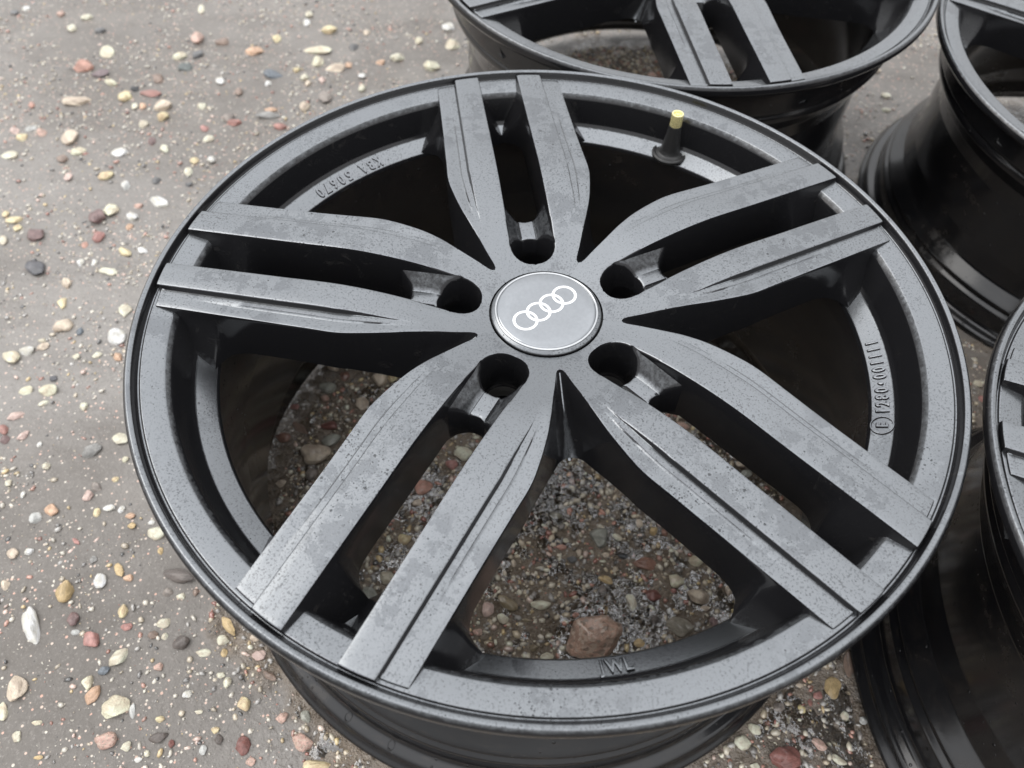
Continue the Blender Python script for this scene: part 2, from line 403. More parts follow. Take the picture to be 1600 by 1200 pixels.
def lug_cup():
    """bolt well: straight wall, coned seat, bolt bore"""
    pr = fillet([(.0137, -.0300), (.0135, -.0330), (.0132, -.0400), (.0118, -.0425), (.0085, -.0470), (.0078, -.0490), (.0076, -.0620), (.0001, -.0625)], .0006, 2)
    return lathe('lug_well', pr, M_BARREL, 64, sharp=40)
ME_LUG = lug_cup()
ME_SEAT = lathe('bolt_seat', fillet([(.0119, -.0419), (.0100, -.0440), (.0086, -.0464), (.0080, -.0462)], .0004, 2), M_SEAT, 64)

def bridge():
    """solid web between the round bolt pocket and the slot: sloped flanks, small raised tab"""
    V = []; F = []
    ts = [0, .04, .12, .3, .5, .7, .88, .96, 1.0]
    vs = [-.0150, -.0138, -.0120, -.0100, -.0080, -.0060, -.0053, -.0046, -.0023, 0, .0023, .0046, .0053, .0060, .0080, .0100, .0120, .0138, .0150]
    n = len(vs); m = len(ts)
    for t in ts:
        for v in vs:
            wv = abs(v); u0 = .0556 + math.sqrt(max(0, .0139**2 - v * v)); u1 = .0868 + .0115 * (wv / .0150) ** 2
            z = interp(wv, [0, .0046, .0053, .0060, .0150], [-.0166, -.0167, -.0176, -.0172, -.0078])
            e = min(t * (u1 - u0), (1 - t) * (u1 - u0)); z -= .0010 * (1 - smooth(e / .0012))
            V.append((u0 + (u1 - u0) * t, v, z))
    for v in vs: V.append((.0556 + math.sqrt(max(0, .0139**2 - v * v)), v, -.045))
    for v in vs: V.append((.0872 + .0115 * (abs(v) / .0150) ** 2, v, -.0352))
    for i in range(m - 1):
        for k in range(n - 1): F.append((i * n + k, (i + 1) * n + k, (i + 1) * n + k + 1, i * n + k + 1))
    b = m * n; c = b + n
    for k in range(n - 1):
        F.append((b + k, k, k + 1, b + k + 1)); F.append(((m - 1) * n + k, c + k, c + k + 1, (m - 1) * n + k + 1)); F.append((c + k, b + k, b + k + 1, c + k + 1))
    return mesh('slot_bridge', V, F, M_FACE, 50)
ME_BRIDGE = bridge()

def crotch_ridge():
    """narrow rib running down the corner where neighbouring pairs meet"""
    V = []; F = []
    for t in np.linspace(0, 1, 9):
        r = .0468 + (.0908 - .0468) * t ; z = ztop(.0470) - .0016 + (-.0385 - ztop(.0470)) * t
        w_ = .0013 + .0007 * t
        for a, dr in ((-1.3, -.0030), (-.8, .0002), (-.32, .0014), (.32, .0014), (.8, .0002), (1.3, -.0030)): V.append((r + dr, a * w_, z))
    for i in range(8):
        for k in range(5): F.append((i * 6 + k, (i + 1) * 6 + k, (i + 1) * 6 + k + 1, i * 6 + k + 1))
    return mesh('corner_rib', V, F, M_FACE, 60)
ME_RIB = crotch_ridge()

# centre cap
ME_SEAM = lathe('cap_seat', [(.0362, -.0146), (.0358, -.0180), (.0340, -.0182)], M_DARK, 128)
ME_CAPB = lathe('cap_body', fillet([(.0345, -.0200), (.03465, -.0138), (.0340, -.0131), (.0326, -.0122), (.0321, -.0120)], .0006, 3), M_FACE, 160)
ME_CHR = lathe('chrome_ring', fillet([(.0323, -.0126), (.0322, -.0114), (.0318, -.0110), (.0315, -.0114), (.0312, -.0110), (.0309, -.0113), (.0308, -.0120)], .0002, 2), M_CHROME, 160, sharp=0)
ME_DISC = lathe('cap_face', [(.0309, -.0119), (.0306, -.0113), (.0296, -.0110), (.022, -.0106), (.011, -.0104), (.00001, -.01035)], M_CAP, 128, sharp=0)
def ring_mesh():
    return lathe('emblem_ring', fillet([(.00620, -.0001), (.00625, .00028), (.00790, .00028), (.00795, -.0001)], .00008, 2), M_EMB, 72, sharp=0)
ME_RING = ring_mesh()

# valve
ME_VSTEM = lathe('valve_stem', fillet([(.0135, -.0345), (.0138, -.0325), (.0122, -.0313), (.0112, -.0322), (.0086, -.0312), (.0074, -.0280), (.0056, -.0160), (.0048, -.0085), (.0046, -.0072), (.0001, -.0070)], .0006, 2), M_RUBBER, 48)
ME_VCAP = lathe('valve_cap', fillet([(.0040, -.0078), (.0046, -.0076), (.0046, .0020), (.0044, .0027), (.0032, .0027), (.0028, .0010), (.0012, .0008), (.0011, .0022), (.0001, .0023)], .0003, 2), M_BRASS, 40)

def glyph_arc(name, text, a0, a1, r, size, z_of, mat, th=.0009, inward=True):
    """raised cast characters set one by one along an arc, tops towards the hub"""
    V = []; F = []; n = len(text)
    for i, ch in enumerate(text):
        if ch == ' ': continue
        a = R_(a0 + (a1 - a0) * (i / max(1, n - 1)))
        cu = bpy.data.curves.new('glyph', 'FONT'); cu.body = ch; cu.size = size; cu.align_x = 'CENTER'; cu.align_y = 'CENTER'
        cu.extrude = th; cu.bevel_depth = size * .022; cu.bevel_resolution = 1; cu.resolution_u = 4; cu.offset = size * .018
        t = bpy.data.objects.new('glyph', cu); C.objects.link(t)
        dg = bpy.context.evaluated_depsgraph_get(); me = bpy.data.meshes.new_from_object(t.evaluated_get(dg))
        b = len(V)
        # local x = ccw tangent, local y = towards the hub
        for v in me.vertices:
            x, y, z = v.co; x *= .85
            rr = r - y; ca, sa = math.cos(a), math.sin(a)
            V.append((rr * ca - x * sa, rr * sa + x * ca, z_of(rr) + z))
        F += [tuple(b + q for q in f.vertices) for f in me.polygons]
        bpy.data.objects.remove(t); bpy.data.curves.remove(cu); bpy.data.meshes.remove(me)
    return mesh(name, V, F, mat, 40)
zled = lambda r: interp(r, [.2056, .2165], [-.0362, -.0306])
PH = 98.0
ME_T1 = glyph_arc('cast_lettering', 'KBA 50670', 126.2 - PH, 141.0 - PH, .2108, .0098, zled, M_FACE)
ME_T2 = glyph_arc('cast_lettering', '1280\u2022001111', -16.2 - PH, -1.6 - PH, .2110, .0088, zled, M_FACE)
ME_T3 = glyph_arc('cast_lettering', 'JWL', -83.9 - PH, -80.4 - PH, .2112, .0098, zled, M_FACE, .0010)
ME_T4 = glyph_arc('cast_mark', 'E', -19.1 - PH, -19.1 - PH, .2110, .0075, zled, M_FACE)
def mark_ring():
    a = R_(-19.1 - PH); m = lathe('mark_ring', fillet([(.0058, -.0004), (.0060, .0009), (.0066, .0009), (.0068, -.0004)], .0002, 2), M_FACE, 40)
    tilt = Matrix.Translation((.2110 * math.cos(a), .2110 * math.sin(a), zled(.2110))) @ Matrix.Rotation(a, 4, 'Z') @ Matrix.Rotation(-math.atan2(.0056, .0109), 4, 'Y')
    m.transform(tilt); return m
ME_MR = mark_ring()

def flange_mark(deg):
    V = []; F = []
    for a in (deg,):
        a = R_(a - PH); base = len(V)
        for i in range(16):
            t = 2 * math.pi * i / 16
            for rr, h in ((1.0, -.0003), (1.12, .0006), (1.3, .0006), (1.4, -.0003)):
                x, y = .0020 * rr * math.cos(t), .0026 * rr * math.sin(t)
                s_, c_ = math.sin(a), math.cos(a); r = .2330 + y * .93; V.append((r * c_ - x * s_, r * s_ + x * c_, -.2162 - y * .37 + h))
        for i in range(16):
            j = (i + 1) % 16
            for k in range(3): F.append((base + i * 4 + k, base + j * 4 + k, base + j * 4 + k + 1, base + i * 4 + k + 1))
    return mesh('cast_mark', V, F, M_BARREL, 60)
ME_FM = [flange_mark(a) for a in (-115.2, -124.0, -139.2)]

def wheel(label):
    root = bpy.data.objects.new('alloy_wheel', None); C.objects.link(root); root.empty_display_size = .1
    root['label'] = label; root['category'] = 'wheel'; root['group'] = 'black alloy wheels set down on the ground'
    up = (0, 0, H)
    bb = obj('barrel', ME_BARREL, root, up); [obj('cast_mark', m_, bb) for m_ in ME_FM]; obj('rim', ME_RIM, root, up)
    for k in range(5):
        for me in (ME_SP_L, ME_SP_R):
            s = obj('spoke', me, root, up, wn=True); s.rotation_euler = (0, 0, R_(72 * k))
        a = R_(72 * k)
        br = obj('slot_bridge', ME_BRIDGE, root, up); br.rotation_euler = (0, 0, a)
        rb = obj('corner_rib', ME_RIB, root, up); rb.rotation_euler = (0, 0, a + R_(36))
        lw = obj('lug_well', ME_LUG, root, (.0556 * math.cos(a), .0556 * math.sin(a), H))
        obj('bolt_seat', ME_SEAT, lw)
    cap = obj('centre_cap', ME_CAPB, root, up); cap['label'] = 'round centre cap with four interlocking rings'
    obj('cap_seat', ME_SEAM, cap); obj('chrome_ring', ME_CHR, cap); obj('cap_face', ME_DISC, cap)
    ca = R_(41.0 - PH)
    for i in range(4):
        dd = (i - 1.5) * .01085
        r = obj('emblem_ring', ME_RING, cap, (.0012 * math.cos(ca + 1.57) + dd * math.cos(ca), dd * math.sin(ca) + .0012 * math.sin(ca + 1.57), -.01045 + .00002 * (i % 2) - abs(dd) * .012))
    va = R_(60.9 - PH)
    st = obj('valve_stem', ME_VSTEM, root, (.2125 * math.cos(va), .2125 * math.sin(va), H)); vc = obj('valve_cap', ME_VCAP, st); vc['label'] = 'yellow brass valve cap'
    obj('cast_lettering', ME_T1, root, up); obj('cast_lettering', ME_T2, root, up); obj('cast_lettering', ME_T3, root, up)
    mk = obj('cast_mark', ME_T4, root, up); obj('mark_ring', ME_MR, mk)
    return root

def copy_tree(o, parent=None):
    c = o.copy(); C.objects.link(c)
    if parent: c.parent = parent
    for ch in list(o.children): copy_tree(ch, c)
    return c

w1 = wheel('dark grey twin-spoke alloy wheel in front, whole, with ringed centre cap and yellow valve cap')
w1.location = (0, 0, 0); w1.rotation_euler = (0, 0, R_(PH))
for lab, loc, rot in (('black alloy wheel lying behind the front wheel at the top, gravel showing through it', (.1426, .4798, .0012), (.0198, -.0015, R_(60.9))),
                      ('black alloy wheel cut off by the top right corner, tall dark barrel showing', (.621, .327, -.001), (.042, -.014, R_(71))),
                      ('black alloy wheel at the right edge, only its left rim and dark barrel in view', (.4781, -.1726, .0047), (-.0334, -.0165, R_(228.7)))):
    c = copy_tree(w1); c.location = loc; c['label'] = lab
    m3 = Euler((rot[0], rot[1], 0)).to_matrix() @ Matrix.Rotation(rot[2], 3, 'Z'); c.rotation_euler = m3.to_euler()
    if rot[0] > .04: c.scale = (1, 1, .905)

# ------------------------------------------------------------------ ground
WC = [(0, 0), (.1426, .4798), (.621, .327), (.4781, -.1726)]
def vnoise(x, y, f, seed):
    """vectorised value noise"""
    r = np.random.default_rng(seed).random((256, 256)); X, Y = x * f, y * f
    i, j = np.floor(X).astype(int), np.floor(Y).astype(int); a, b = X - i, Y - j
    a = a * a * (3 - 2 * a); b = b * b * (3 - 2 * b); g = lambda p, q: r[p % 256, q % 256]
    return g(i, j) * (1 - a) * (1 - b) + g(i + 1, j) * a * (1 - b) + g(i, j + 1) * (1 - a) * b + g(i + 1, j + 1) * a * b
def wetmask(x, y):
    wm = np.zeros_like(x); n = (vnoise(x, y, 22, 3) - .5) * .06 + (vnoise(x, y, 70, 4) - .5) * .03
    for cx, cy in WC:
        dd = np.hypot(x - cx, y - cy) + n; wm = np.maximum(wm, 1 - np.clip((dd - (.245 if cx < .05 or cy < 0 else .222)) / .03, 0, 1))
    # churned gravel in front of and between the wheels
    g = np.clip((x + .10 + n * 2) / .12, 0, 1) * np.clip((.02 - y) / .1, 0, 1) * .75
    g2 = np.clip((x - .2) / .1, 0, 1) * np.clip((.16 - y) / .1, 0, 1) * .7
    return np.maximum(wm, np.maximum(g, g2))
def height(x, y):
    wm = wetmask(x, y)
    h = (vnoise(x, y, 9, 11) - .5) * .003 + (vnoise(x, y, 26, 12) - .5) * .0016
    rough = (vnoise(x, y, 95, 13) - .5) * .0018 + (vnoise(x, y, 210, 14) - .5) * .0013
    h = h + rough * (.16 + .84 * wm) - .0016
    far = np.clip((np.maximum(np.abs(x), np.abs(y)) - 2) / 3, 0, 1)
    return h * (1 - far)
def axis(a, b, st):
    c = list(np.arange(a, b, st)); g = st; lo = [a]; hi = [c[-1]]
    while hi[-1] < 60: g *= 1.22; hi.append(hi[-1] + g)
    g = st
    while lo[-1] > -60: g *= 1.22; lo.append(lo[-1] - g)
    return np.array(lo[:0:-1] + c + hi[1:])
gx, gy = axis(-.85, .75, .0028), axis(-.34, .95, .0028)
X, Y = np.meshgrid(gx, gy); nxx, nyy = len(gx), len(gy)
co_ = np.stack([X.ravel(), Y.ravel(), height(X.ravel(), Y.ravel())], 1).astype(np.float32)
def fast_mesh(name, co, faces, k):
    me = bpy.data.meshes.new(name); me.vertices.add(len(co)); me.vertices.foreach_set('co', co.ravel())
    me.loops.add(faces.size); me.loops.foreach_set('vertex_index', faces.ravel().astype(np.int32))
    me.polygons.add(len(faces)); me.polygons.foreach_set('loop_start', np.arange(0, faces.size, k, dtype=np.int32))
    me.polygons.foreach_set('use_smooth', np.ones(len(faces), bool)); me.update(); me.validate(); return me
ii = np.arange((nyy - 1) * (nxx - 1)); r0 = ii // (nxx - 1) * nxx + ii % (nxx - 1)
me = fast_mesh('ground', co_, np.stack([r0, r0 + 1, r0 + nxx + 1, r0 + nxx], 1), 4)
at = me.attributes.new('wet', 'FLOAT', 'POINT'); at.data.foreach_set('value', wetmask(co_[:, 0], co_[:, 1]).astype(np.float32))
me.materials.append(mud()); g = obj('ground', me); g['kind'] = 'structure'

# ------------------------------------------------------------------ pebbles one can pick out (x mm, y mm, length mm, width mm, turn, colour, label)
PEBBLES = [
(44,-134,47.7,32.9,24,'pink granite','huge pink granite rock in the bottom opening of the front wheel'),
(173,-215,22.4,16.0,0,'dark red','large dark red pebble on the wet gravel below the front wheel'),
(-299,-184,19.6,16.3,-17,'pale yellow','large round pale yellow pebble in the mud left of the wheel, bottom corner'),
(111,-124,22.9,15.4,-12,'grey tan','large grey tan pebble in the bottom opening of the front wheel'),
(-190,26,25.9,20.3,-11,'tan','large round tan pebble seen through the left opening of the front wheel'),
(-380,-126,31.5,11.0,122,'white','large long white pebble by the left edge, low down'),
(-374,-170,18.8,14.6,111,'tan','large tan pebble by the left edge, lowest part'),
(-129,-104,20.5,15.1,96,'grey green','large grey green pebble in the narrow slot left of the bottom opening'),
(-279,-86,26.4,10.8,-12,'dark brown','large long dark brown pebble close to the wheel rim, low down'),
(-299,-205,15.4,12.5,0,'salmon','large round salmon pebble in the mud left of the wheel, bottom corner'),
(-163,-206,15.1,12.5,0,'salmon','large round salmon pebble beside the bottom flange, lower left'),
(213,4,20.9,16.9,-43,'cream','large round cream pebble in the slot between the lower right spokes'),
(-364,-99,17.8,13.4,109,'mustard','large mustard pebble in the mud left of the wheel, low down'),
(54,-50,18.2,15.1,86,'grey stripe','large round grey striped pebble in the bottom opening of the front wheel'),
(218,-167,17.1,11.5,58,'mustard','large mustard pebble on the wet gravel below the front wheel'),
(129,-100,18.2,12.9,-10,'tan','large tan pebble in the bottom opening of the front wheel'),
(-151,-221,19.2,7.9,0,'yellow','large long yellow pebble beside the bottom flange, lower left'),
(-308,-148,17.0,10.6,59,'cream','large cream pebble in the mud left of the wheel, lowest part'),
(89,-72,20.3,11.0,-10,'red brown','large red brown pebble in the bottom opening of the front wheel'),
(-332,-136,15.1,11.2,125,'red','medium red pebble in the mud left of the wheel, low down'),
(-512,246,25.1,17.9,128,'dark slate','medium dark slate pebble by the left edge, upper middle left'),
(-93,-6,18.0,13.8,1,'orange-red','medium orange-red pebble in the narrow slot left of the bottom opening'),
(145,-205,12.3,10.7,-19,'cream','medium round cream pebble on the wet gravel below the front wheel'),
(-401,155,20.7,16.5,127,'white','medium round white pebble in the mud left of the wheel, middle left'),
(-204,-208,12.5,10.0,79,'dark red','medium round dark red pebble beside the bottom flange, lower left'),
(-307,-49,16.5,12.2,0,'cream','medium cream pebble close to the wheel rim, lower left'),
(-318,-175,14.2,9.1,74,'orange','medium orange pebble in the mud left of the wheel, lowest part'),
(-21,-106,18.0,9.1,-35,'olive','medium olive pebble in the bottom opening of the front wheel'),
(-384,27,17.8,12.6,20,'grey','medium grey pebble in the mud left of the wheel, level with the hub'),
(-60,28,16.9,13.5,1,'cream','medium round cream pebble right of a small red one, lower left slot'),
(-475,326,23.4,18.9,105,'maroon','medium round maroon pebble in the mud left of the wheel, upper middle left'),
(-493,130,21.4,13.0,-29,'pale yellow','medium pale yellow pebble by the left edge, middle left'),
(-177,40,17.7,12.8,13,'grey green','medium grey green pebble seen through the left opening of the front wheel'),
(-552,466,27.5,20.3,109,'tan','medium tan pebble above a small pale yellow one, top left'),
(-264,-138,12.5,10.3,28,'dark brown','medium round dark brown pebble in the mud left of the wheel, low down'),
(234,-151,21.2,7.4,75,'brown','medium long brown pebble on the wet gravel below the front wheel'),
(-264,-203,13.4,7.5,26,'dark brown','medium dark brown pebble in the mud left of the wheel, bottom corner'),
(-531,295,21.7,17.0,-12,'maroon','medium round maroon pebble by the left edge, upper middle left'),
(-116,-86,13.0,11.0,-20,'cream','medium round cream pebble above a large grey green one, lower left slot'),
(-142,108,16.5,14.5,96,'tan','medium round tan pebble left of a small yellow one, left opening'),
(-457,169,18.0,15.0,15,'tan','medium round tan pebble by the left edge, middle left'),
(-189,98,16.6,13.9,1,'grey green','medium round grey green pebble seen through the left opening of the front wheel'),
(-569,540,34.5,16.7,11,'tan','medium tan pebble below a medium orange-red one, top left'),
(94,-99,14.3,9.5,-10,'dark red','medium dark red pebble in the bottom opening of the front wheel'),
(-285,666,42.9,16.7,-7,'pale yellow','medium long pale yellow pebble on the mud beyond the front wheel'),
(-209,-181,11.0,9.2,102,'yellow','medium round yellow pebble beside the bottom flange, lower left'),
(-444,91,17.0,12.7,-11,'pale yellow','medium pale yellow pebble by the left edge, level with the hub'),
(113,-88,13.3,10.3,-16,'pale yellow','medium pale yellow pebble in the bottom opening of the front wheel'),
(-351,-120,12.4,9.4,109,'maroon','medium maroon pebble in the mud left of the wheel, low down'),
(-340,-90,13.1,9.8,108,'white','medium white pebble in the mud left of the wheel, low down'),
(-363,40,15.8,11.6,136,'cream','medium cream pebble in the mud left of the wheel, level with the hub'),
(5,-107,15.9,7.8,0,'cream','medium cream pebble above a tiny olive one, bottom opening'),
(-155,82,15.8,12.6,97,'tan','medium round tan pebble below a medium tan one, left opening'),
(-36,-111,12.0,9.8,71,'pink','medium round pink pebble in the bottom opening of the front wheel'),
(-378,-186,14.6,6.0,111,'pale yellow','medium long pale yellow pebble by the left edge, bottom corner'),
(-414,352,25.3,13.9,-25,'white','medium white pebble close to the wheel rim, upper left'),
(76,-105,14.1,8.2,95,'cream','medium cream pebble left of a medium dark red one, bottom opening'),
(-585,616,25.2,21.5,21,'orange-red','medium round orange-red pebble in the mud left of the wheel, far top left'),
(132,-70,12.5,9.8,0,'pale yellow','medium round pale yellow pebble in the bottom opening of the front wheel'),
(199,-206,11.0,7.3,-37,'salmon','medium salmon pebble on the wet gravel below the front wheel'),
(-463,338,19.8,15.8,107,'pale yellow','medium round pale yellow pebble in the mud left of the wheel, upper left'),
(-221,44,13.6,11.5,1,'red brown','medium round red brown pebble seen through the left opening of the front wheel'),
(-281,-123,10.7,8.9,41,'cream','medium round cream pebble in the mud left of the wheel, low down'),
(155,-196,10.3,7.6,-31,'cream','medium cream pebble above a medium cream one, below the wheel'),
(-207,53,20.9,7.5,-36,'brown','medium long brown pebble seen through the left opening of the front wheel'),
(-325,-167,10.3,7.9,108,'pale yellow','medium pale yellow pebble in the mud left of the wheel, lowest part'),
(-399,-30,13.3,9.1,138,'orange','medium orange pebble by the left edge, lower left'),
(-190,7,12.7,10.7,99,'grey brown','medium round grey brown pebble seen through the left opening of the front wheel'),
(-105,-53,11.5,10.1,0,'yellow','medium round yellow pebble in the narrow slot left of the bottom opening'),
(-409,-37,12.0,9.9,1,'light grey','medium round light grey pebble by the left edge, lower left'),
(-164,-189,10.9,6.8,119,'grey green','medium grey green pebble beside the bottom flange, lower left'),
(-458,533,22.3,18.4,2,'tan','medium round tan pebble close to the wheel rim, top left'),
(-254,623,27.9,17.3,-7,'tan','medium tan pebble on the mud beyond the front wheel'),
(-403,190,16.2,12.3,126,'cream','medium cream pebble in the mud left of the wheel, middle left'),
(-333,606,26.7,17.0,-18,'slate blue','medium slate blue pebble on the mud beyond the front wheel'),
(-565,651,26.0,18.4,107,'pale yellow','medium pale yellow pebble in the mud left of the wheel, far top left'),
(-322,515,31.7,12.0,2,'grey','medium long grey pebble on the mud beyond the front wheel'),
(-481,137,14.0,12.1,15,'white','medium round white pebble by the left edge, middle left'),
(-232,-125,19.4,6.8,-48,'mustard','medium long mustard pebble in the mud left of the wheel, low down'),
(-205,-147,10.4,7.5,0,'pink','medium pink pebble beside the bottom flange, lower left'),
(176,-182,10.2,7.1,0,'grey brown','medium grey brown pebble on the wet gravel below the front wheel'),
(-463,295,17.6,13.5,108,'red','medium red pebble in the mud left of the wheel, upper middle left'),
(-512,552,21.6,18.2,107,'yellow','medium round yellow pebble in the mud left of the wheel, top left'),
(-613,433,22.3,14.0,1,'cream','medium cream pebble by the left edge, upper left'),
(-100,686,24.4,20.7,93,'pale yellow','medium round pale yellow pebble below a small white one, beyond the wheel'),
(-482,561,27.1,14.6,-7,'brick red','medium brick red pebble close to the wheel rim, top left'),
(-257,556,22.5,17.5,98,'grey brown','medium grey brown pebble on the mud beyond the front wheel'),
(-246,-145,11.3,6.7,0,'cream','medium cream pebble in the mud left of the wheel, lowest part'),
(-24,-118,9.8,8.5,0,'cream','medium round cream pebble in the bottom opening of the front wheel'),
(-125,630,23.2,19.2,2,'pale yellow','medium round pale yellow pebble below a tiny pale yellow one, beyond the wheel'),
(-315,-114,10.9,7.5,107,'yellow','medium yellow pebble in the mud left of the wheel, low down'),
(-182,56,15.5,8.6,1,'dark red','medium dark red pebble seen through the left opening of the front wheel'),
(-436,243,20.8,9.5,-18,'cream','medium cream pebble in the mud left of the wheel, upper middle left'),
(-195,-161,12.9,5.3,-27,'brown','medium long brown pebble beside the bottom flange, lower left'),
(211,-216,11.0,5.4,-31,'cream','medium cream pebble right of a medium salmon one, below the wheel'),
(-234,-136,9.5,7.7,0,'cream','small round cream pebble in the mud left of the wheel, low down'),
(-70,18,11.8,9.8,-32,'red','small round red pebble in the narrow slot left of the bottom opening'),
(-187,123,13.1,11.3,98,'tan','small round tan pebble seen through the left opening of the front wheel'),
(-465,91,12.8,10.4,1,'pale yellow','small round pale yellow pebble by the left edge, level with the hub'),
(-180,-190,9.1,6.7,31,'salmon','small salmon pebble beside the bottom flange, lower left'),
(9,-146,10.5,6.7,0,'cream','small cream pebble right of a small olive one, bottom opening'),
(-484,439,18.8,15.2,1,'white','small round white pebble in the mud left of the wheel, upper left'),
(-328,-81,13.4,6.1,119,'mustard','small mustard pebble in the mud left of the wheel, lower left'),
(93,-119,9.5,7.9,84,'dark brown','small round dark brown pebble left of a tiny white one, bottom opening'),
(-463,63,15.6,7.7,29,'pink','small pink pebble above a small brick red one, level with the hub'),
(-487,396,18.0,14.1,36,'yellow','small yellow pebble in the mud left of the wheel, upper left'),
(-368,660,24.2,17.1,2,'orange','small orange pebble left of a small yellow one, beyond the wheel'),
(-563,319,18.1,11.8,14,'yellow','small yellow pebble by the left edge, upper middle left'),
(-416,-68,10.0,8.3,126,'tan','small round tan pebble by the left edge, lower left'),
(57,-86,12.5,6.3,-15,'mustard','small mustard pebble in the bottom opening of the front wheel'),
(-279,639,23.3,16.3,87,'pale yellow','small pale yellow pebble on the mud beyond the front wheel'),
(-452,688,23.3,16.9,104,'salmon','small salmon pebble close to the wheel rim, far top left'),
(79,-136,8.7,7.3,0,'mustard','small round mustard pebble below a small dark brown one, bottom opening'),
(-474,226,15.6,10.2,121,'tan','small tan pebble in the mud left of the wheel, upper middle left'),
(-369,-8,12.1,7.4,-28,'grey brown','small grey brown pebble in the mud left of the wheel, lower left'),
(-534,441,17.8,13.8,37,'pale yellow','small pale yellow pebble in the mud left of the wheel, upper left'),
(-428,272,18.1,9.4,-33,'yellow','small yellow pebble in the mud left of the wheel, upper middle left'),
(-469,198,15.4,9.2,109,'yellow','small yellow pebble by the left edge, middle left'),
(-362,-203,7.9,5.9,111,'cream','small cream pebble by the left edge, bottom corner'),
(-224,-166,8.2,6.5,102,'cream','small round cream pebble in the mud left of the wheel, lowest part'),
(-373,-16,10.1,8.1,90,'pink','small round pink pebble in the mud left of the wheel, lower left'),
(137,60,13.7,7.6,-11,'salmon','small salmon pebble in the slot between the lower right spokes'),
(138,-120,9.0,7.0,81,'mauve','small mauve pebble in the bottom opening of the front wheel'),
(154,-94,10.1,6.8,54,'tan','small tan pebble right of a tiny tan one, bottom opening'),
(-558,601,23.1,13.3,2,'dark purple','small dark purple pebble in the mud left of the wheel, top left'),
(-284,-209,7.4,6.1,45,'cream','small round cream pebble in the mud left of the wheel, bottom corner'),
(-222,-204,7.2,6.2,103,'dark brown','small round dark brown pebble in the mud left of the wheel, bottom corner'),
(222,-187,7.6,6.4,75,'cream','small round cream pebble on the wet gravel below the front wheel'),
(-316,-158,8.3,6.1,0,'slate blue','small slate blue pebble in the mud left of the wheel, lowest part'),
(-412,-94,9.0,6.8,126,'tan','small tan pebble by the left edge, low down'),
(-285,-99,8.9,6.9,0,'grey brown','small grey brown pebble in the mud left of the wheel, low down'),
(-175,112,11.3,9.7,97,'red brown','small round red brown pebble seen through the left opening of the front wheel'),
(-481,595,21.1,13.7,105,'brown','small brown pebble close to the wheel rim, top left'),
(-280,535,19.3,13.6,99,'tan','small tan pebble on the mud beyond the front wheel'),
(-108,729,20.5,18.0,93,'white','small round white pebble on the mud beyond the front wheel'),
(-287,-186,10.7,4.3,106,'light grey','small long light grey pebble in the mud left of the wheel, bottom corner'),
(20,-30,11.7,6.4,-11,'cream','small cream pebble above a small orange-red one, bottom opening'),
(-197,-218,7.0,5.7,0,'salmon','small round salmon pebble beside the bottom flange, lower left'),
(-468,48,11.4,7.5,125,'brick red','small brick red pebble by the left edge, level with the hub'),
(-130,111,11.3,9.2,95,'yellow','small round yellow pebble seen through the left opening of the front wheel'),
(206,-173,7.6,6.3,50,'red','small round red pebble on the wet gravel below the front wheel'),
(-43,-128,8.7,6.1,0,'salmon','small salmon pebble in the bottom opening of the front wheel'),
(-437,328,14.4,11.2,-13,'white','small white pebble above a tiny orange one, upper middle left'),
(-418,684,19.2,16.1,2,'brown','small round brown pebble close to the wheel rim, far top left'),
(-452,620,18.5,15.0,2,'dark green','small round dark green pebble close to the wheel rim, far top left'),
(-173,649,19.2,15.3,16,'cream','small round cream pebble on the mud beyond the front wheel'),
(-540,584,23.3,11.0,-37,'pale yellow','small pale yellow pebble in the mud left of the wheel, top left'),
(-452,511,16.4,13.8,105,'yellow','small round yellow pebble close to the wheel rim, top left'),
(-611,467,15.9,12.9,111,'yellow','small round yellow pebble by the left edge, top left'),
(-274,715,22.0,14.7,-7,'yellow','small yellow pebble above a medium pale yellow one, beyond the wheel'),
(-468,143,11.3,9.1,15,'tan','small round tan pebble by the left edge, middle left'),
(-448,42,12.5,6.4,65,'pink','small pink pebble right of a small maroon one, level with the hub'),
(-287,-132,7.6,6.5,0,'brown','small round brown pebble in the mud left of the wheel, low down'),
(-352,-27,10.5,6.4,1,'white','small white pebble in the mud left of the wheel, lower left'),
(187,11,11.2,6.9,1,'grey green','small grey green pebble in the slot between the lower right spokes'),
(54,-95,8.3,6.8,86,'grey brown','small round grey brown pebble in the bottom opening of the front wheel'),
(-463,38,9.9,7.9,111,'maroon','small round maroon pebble by the left edge, level with the hub'),
(-309,-126,8.6,5.7,0,'red','small red pebble in the mud left of the wheel, low down'),
(-466,646,17.9,15.4,2,'pale yellow','small round pale yellow pebble close to the wheel rim, far top left'),
(-361,499,18.0,11.8,1,'brick red','small brick red pebble close to the wheel rim, top left'),
(-548,427,15.3,11.9,120,'brown','small brown pebble by the left edge, upper left'),
(-370,508,16.1,13.2,102,'grey brown','small round grey brown pebble close to the wheel rim, top left'),
(-393,131,11.6,8.1,-53,'orange','small orange pebble in the mud left of the wheel, middle left'),
(-231,-211,6.6,5.4,103,'light grey','small round light grey pebble in the mud left of the wheel, bottom corner'),
(-210,-134,7.6,6.0,0,'tan','small round tan pebble beside the bottom flange, lower left'),
(31,-69,8.3,6.9,0,'dark grey','small round dark grey pebble in the bottom opening of the front wheel'),
(76,-127,7.8,6.1,0,'dark brown','small round dark brown pebble above a small mustard one, bottom opening'),
(151,-220,7.1,5.0,0,'cream','small cream pebble on the wet gravel below the front wheel'),
(-303,493,17.2,11.7,1,'brick red','small brick red pebble on the mud beyond the front wheel'),
(-277,-155,7.0,5.8,0,'salmon','small round salmon pebble in the mud left of the wheel, lowest part'),
